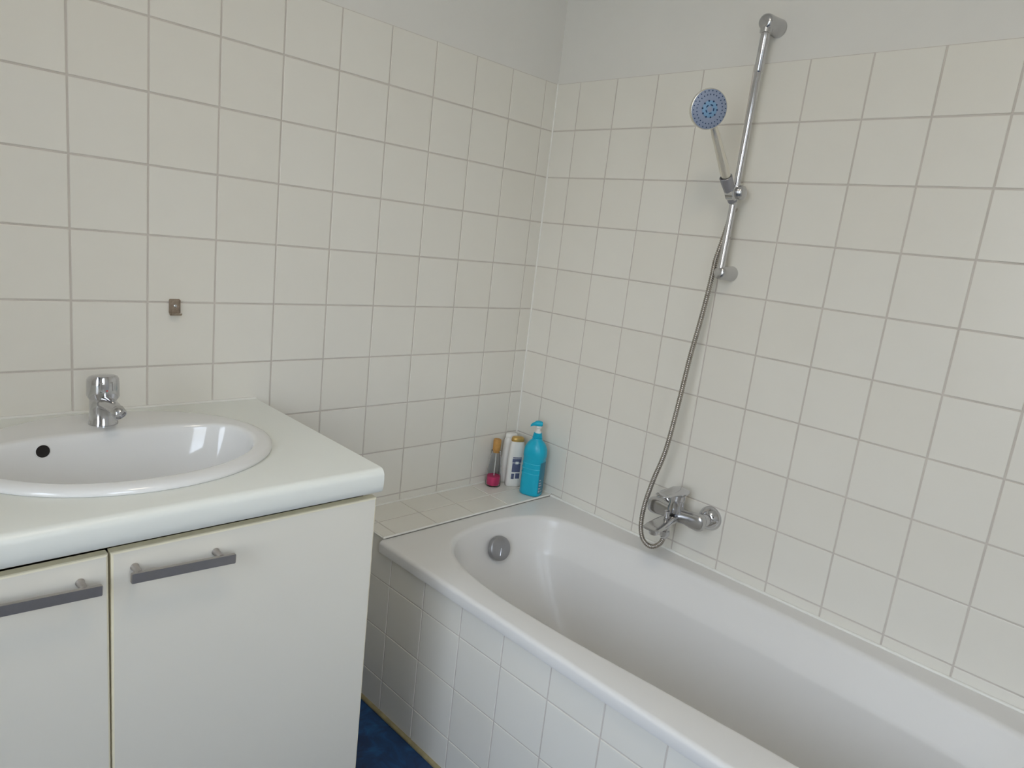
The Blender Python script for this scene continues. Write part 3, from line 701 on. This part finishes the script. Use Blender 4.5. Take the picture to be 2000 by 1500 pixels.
# ------------------------------------------------------------------ shower hose
cone_end = HB - hd * 0.030
hp = [cone_end + hd * 0.004, cone_end - hd * 0.020, Vector((-0.034, -0.737, ZO - 0.388)), Vector((-0.0275, -0.7275, ZO - 0.415)), Vector((-0.0265, -0.7205, ZO - 0.452)), Vector((-0.0285, -0.7150, ZO - 0.486)), Vector((-0.0325, -0.7105, ZO - 0.521)), Vector((-0.042, -0.7135, ZO - 0.568)),
      Vector((-0.055, -0.7105, ZO - 0.678)), Vector((-0.068, -0.7030, ZO - 0.797)), Vector((-0.080, -0.6985, ZO - 0.931)), Vector((-0.090, -0.6883, ZO - 1.072)), Vector((-0.097, -0.667, ZO - 1.173)),
      Vector((-0.101, -0.6540, ZO - 1.2575)), Vector((-0.103, -0.6560, ZO - 1.322)), Vector((-0.105, -0.6730, ZO - 1.356)), Vector((-0.106, -0.7030, ZO - 1.3635)), Vector((-0.106, -0.7290, ZO - 1.3440)), OUT + Vector((0, 0, -0.046)), OUT + Vector((0, 0, -0.030))]
hose = thing('shower_hose', OUT + Vector((0, 0, -0.08)), 'ribbed metal shower hose hanging from the rail to the mixer', 'hose')
path = spline(hp, 36)
# corrugation along the arc length
L = [0.0]
for a, b in zip(path, path[1:]): L.append(L[-1] + (b - a).length)
tot = L[-1]; pitch = 0.0056; n = int(tot / pitch) * 4; res = []; k = 0
for i in range(n + 1):
    s = min(tot * i / n, tot - 1e-9)
    while L[k + 1] < s: k += 1
    res.append(path[k].lerp(path[k + 1], (s - L[k]) / max(1e-9, L[k + 1] - L[k])))
rad = [(0.0055, 0.0071, 0.0075, 0.0070)[i % 4] for i in range(n + 1)]
bm = bmesh.new(); tube(bm, res, rad, 12); finish('hose_coil', bm, 'hose', hose, 180)
finish('end_nut', LA(OUT + Vector((0, 0, -0.024)), (0, 0, -1), [(0.0125, 0), (0.0145, 0.002), (0.0145, 0.016), (0.0115, 0.019), (0.0085, 0.026)], 10), 'satin', hose, 30)
finish('handset_nut', LA(cone_end + hd * 0.006, -hd, [(0.0098, 0), (0.0098, 0.014), (0.0080, 0.022)], 20), 'satin', hose, 40)

# ------------------------------------------------------------------ bottles on the ledge
def rrect(c, ax, ay, hw, hd_, n, z, seg=40):
    return [Vector((c.x, c.y, z)) + ax * hw * sup(t, n)[0] + ay * hd_ * sup(t, n)[1] for t in [2 * math.pi * i / seg for i in range(seg)]]
def xyaxes(deg):
    a = math.radians(deg); return Vector((math.cos(a), math.sin(a), 0)), Vector((-math.sin(a), math.cos(a), 0))
# aqua pump bottle
PB = Vector((-0.0655, -0.1645, SHELF + 0.0005))
pb = thing('pump_bottle', PB, 'tall aqua blue pump bottle standing at the front of the ledge', 'bottle')
ax, ay = xyaxes(-70)
bm = bmesh.new(); rg = []
for z, hw, hdp, n in ((0.0, 0.033, 0.026, 3.2), (0.002, 0.0365, 0.029, 3.2), (0.008, 0.0385, 0.031, 3.2), (0.06, 0.0380, 0.0305, 3.2), (0.128, 0.0375, 0.0300, 3.2), (0.136, 0.0380, 0.0305, 3.0), (0.142, 0.0405, 0.0325, 2.7), (0.155, 0.0408, 0.0330, 2.5), (0.170, 0.0390, 0.0320, 2.4), (0.184, 0.0330, 0.0280, 2.2), (0.193, 0.0260, 0.0230, 2.1), (0.200, 0.0185, 0.0175, 2.0), (0.205, 0.0165, 0.0165, 2.0)):
    rg.append(rrect(PB, ax, ay, hw, hdp, n, PB.z + z))
loft(bm, rg, True, True); body = finish('body', bm, 'aqua', pb, 60)
for z in (0.118, 0.100, 0.082):
    bm = bmesh.new(); arc = []
    for i in range(15):
        t = math.radians(-172 + i * 9.5)
        c, s = sup(t, 3.2); arc.append(Vector((PB.x, PB.y, PB.z + z - 0.002 * math.sin(i / 14 * math.pi))) + ax * 0.0381 * c + ay * 0.0306 * s)
    tube(bm, arc, 0.0013, 6); finish('grip_ridge', bm, 'aqua_highlight', body, 80)
def patch(name, C0, ax, ay, hw, hdp, n, t0, t1, z0, z1, m, parent, off=0.0006, k=10):
    bm = bmesh.new(); rows_ = []
    for zz in (z0, z1):
        rows_.append([Vector((C0.x, C0.y, C0.z + zz)) + ax * (hw + off) * sup(math.radians(t0 + (t1 - t0) * i / k), n)[0] + ay * (hdp + off) * sup(math.radians(t0 + (t1 - t0) * i / k), n)[1] for i in range(k + 1)])
    loft(bm, rows_, closed=False); return finish(name, bm, m, parent, 60)
lab = patch('label', PB, ax, ay, 0.0380, 0.0306, 3.2, -36, 24, 0.012, 0.126, 'aqua_label', body)
random.seed(11)
for i, (ta, tb, za, zb2) in enumerate(((-30, -14, 0.060, 0.064), (-32, -8, 0.050, 0.0535), (-30, -18, 0.040, 0.046), (-14, -4, 0.040, 0.045), (-32, -10, 0.030, 0.034), (-30, -20, 0.018, 0.025), (-14, 0, 0.020, 0.023))):
    patch('label_print', PB, ax, ay, 0.0380, 0.0306, 3.2, ta, tb, za, zb2, 'print_light', lab, 0.0010, 4)
bm = bmesh.new(); pr_ = []
for i in range(5):
    z = 0.204 + i * 0.0042; pr_ += [(0.0165 - i * 0.0008, z), (0.0178 - i * 0.0008, z + 0.001), (0.0178 - i * 0.0008, z + 0.0030), (0.0162 - i * 0.0008, z + 0.0040)]
lathe(bm, PB, (0, 0, 1), pr_, 28); finish('screw_collar', bm, 'aqua', pb, 30)
finish('pump_stem', LA(PB, (0, 0, 1), [(0.0110, 0.224), (0.0108, 0.230), (0.0070, 0.233), (0.0070, 0.240), (0.0100, 0.243), (0.0098, 0.250)], 24), 'white_plastic', pb, 35)
bm = bmesh.new(); rg = []; nd = Vector((-0.62, 0.60, -0.0)).normalized(); ns = Vector((-nd.y, nd.x, 0))
for d, hw, z0, z1 in ((-0.0135, 0.005, 0.252, 0.262), (-0.0115, 0.0095, 0.249, 0.2655), (0.0, 0.0120, 0.248, 0.2680), (0.010, 0.0105, 0.249, 0.2665), (0.018, 0.0070, 0.2485, 0.2605), (0.0250, 0.0050, 0.2460, 0.2555), (0.0285, 0.0040, 0.2435, 0.2505)):
    rg.append([PB + nd * d + ns * hw * sup(t, 2.6)[0] + Vector((0, 0, (z0 + z1) / 2 + (z1 - z0) / 2 * sup(t, 2.6)[1])) for t in [2 * math.pi * i / 20 for i in range(20)]])
loft(bm, rg, True, True); finish('pump_head', bm, 'aqua', pb, 50)
# white shampoo bottles
def shampoo(name, base, deg, label, with_print):
    t_ = thing(name, base, label, 'bottle', 'white shampoo bottles')
    ax, ay = xyaxes(deg); bm = bmesh.new(); rg = []
    for z, hw, hdp in ((0.0, 0.026, 0.015), (0.002, 0.0295, 0.0175), (0.010, 0.0305, 0.0185), (0.06, 0.0300, 0.0180), (0.11, 0.0290, 0.0175), (0.145, 0.0275, 0.0170), (0.160, 0.0255, 0.0160), (0.168, 0.0225, 0.0150)):
        rg.append(rrect(base, ax, ay, hw, hdp, 2.7, base.z + z))
    loft(bm, rg, True, True); b = finish('body', bm, 'white_plastic', t_, 60)
    bm = bmesh.new(); rg = []
    for z, hw, hdp in ((0.168, 0.0228, 0.0152), (0.169, 0.0236, 0.0158), (0.179, 0.0225, 0.0150), (0.1835, 0.0185, 0.0125), (0.185, 0.010, 0.007)):
        rg.append(rrect(base, ax, ay, hw, hdp, 2.6, base.z + z))
    loft(bm, rg, True, True); finish('flip_cap', bm, 'gold' if with_print else 'white_plastic', t_, 50)
    if with_print:
        for ta, tb, za, zb2, mm in ((-112, -62, 0.108, 0.112, 'print_blue'), (-114, -62, 0.092, 0.106, 'print_blue'), (-112, -66, 0.056, 0.090, 'print_blue'), (-112, -94, 0.030, 0.050, 'print_blue'), (-90, -66, 0.032, 0.052, 'print_blue')):
            patch('label_print', base, ax, ay, 0.0300, 0.0180, 2.7, ta, tb, za, zb2, mm, b, 0.0007, 8)
        patch('label_print', base, ax, ay, 0.0300, 0.0180, 2.7, -94, -82, 0.086, 0.096, 'white_plastic', b, 0.0011, 4)
    return t_
shampoo('shampoo_bottle', Vector((-0.0665, -0.0735, SHELF + 0.0005)), -30, 'white shampoo bottle with gold cap and dark label print', True)
shampoo('shampoo_bottle', Vector((-0.0560, -0.0300, SHELF + 0.0005)), -12, 'plain white shampoo bottle half hidden in the tiled corner', False)
# glass bottle with pink liquid
GB = Vector((-0.1325, -0.0375, SHELF + 0.0005))
gb = thing('glass_bottle', GB, 'clear glass bottle with pink liquid and wooden stopper on the ledge', 'bottle')
finish('glass_body', LA(GB, (0, 0, 1), [(0.024, 0.0), (0.0272, 0.002), (0.0278, 0.006), (0.0262, 0.040), (0.0225, 0.085), (0.0190, 0.115), (0.0175, 0.126), (0.0172, 0.130), (0.0130, 0.1305), (0.0128, 0.124), (0.0172, 0.112), (0.0207, 0.083), (0.0244, 0.040), (0.0258, 0.008), (0.0235, 0.0045)], 40), 'glass', gb, 50)
finish('pink_liquid', LA(GB, (0, 0, 1), [(0.0232, 0.0046), (0.0256, 0.0085), (0.0243, 0.0365)], 40), 'pink', gb, 50)
finish('dip_tube', LA(GB + Vector((0.001, 0, 0)), (0, 0, 1), [(0.0018, 0.008), (0.0018, 0.130)], 10), 'white_plastic', gb, 50)
finish('stopper', LA(GB, (0, 0, 1), [(0.0122, 0.1235), (0.0128, 0.1310), (0.0140, 0.1318), (0.0142, 0.168), (0.0130, 0.1725), (0.0095, 0.1735)], 28), 'cork', gb, 40)
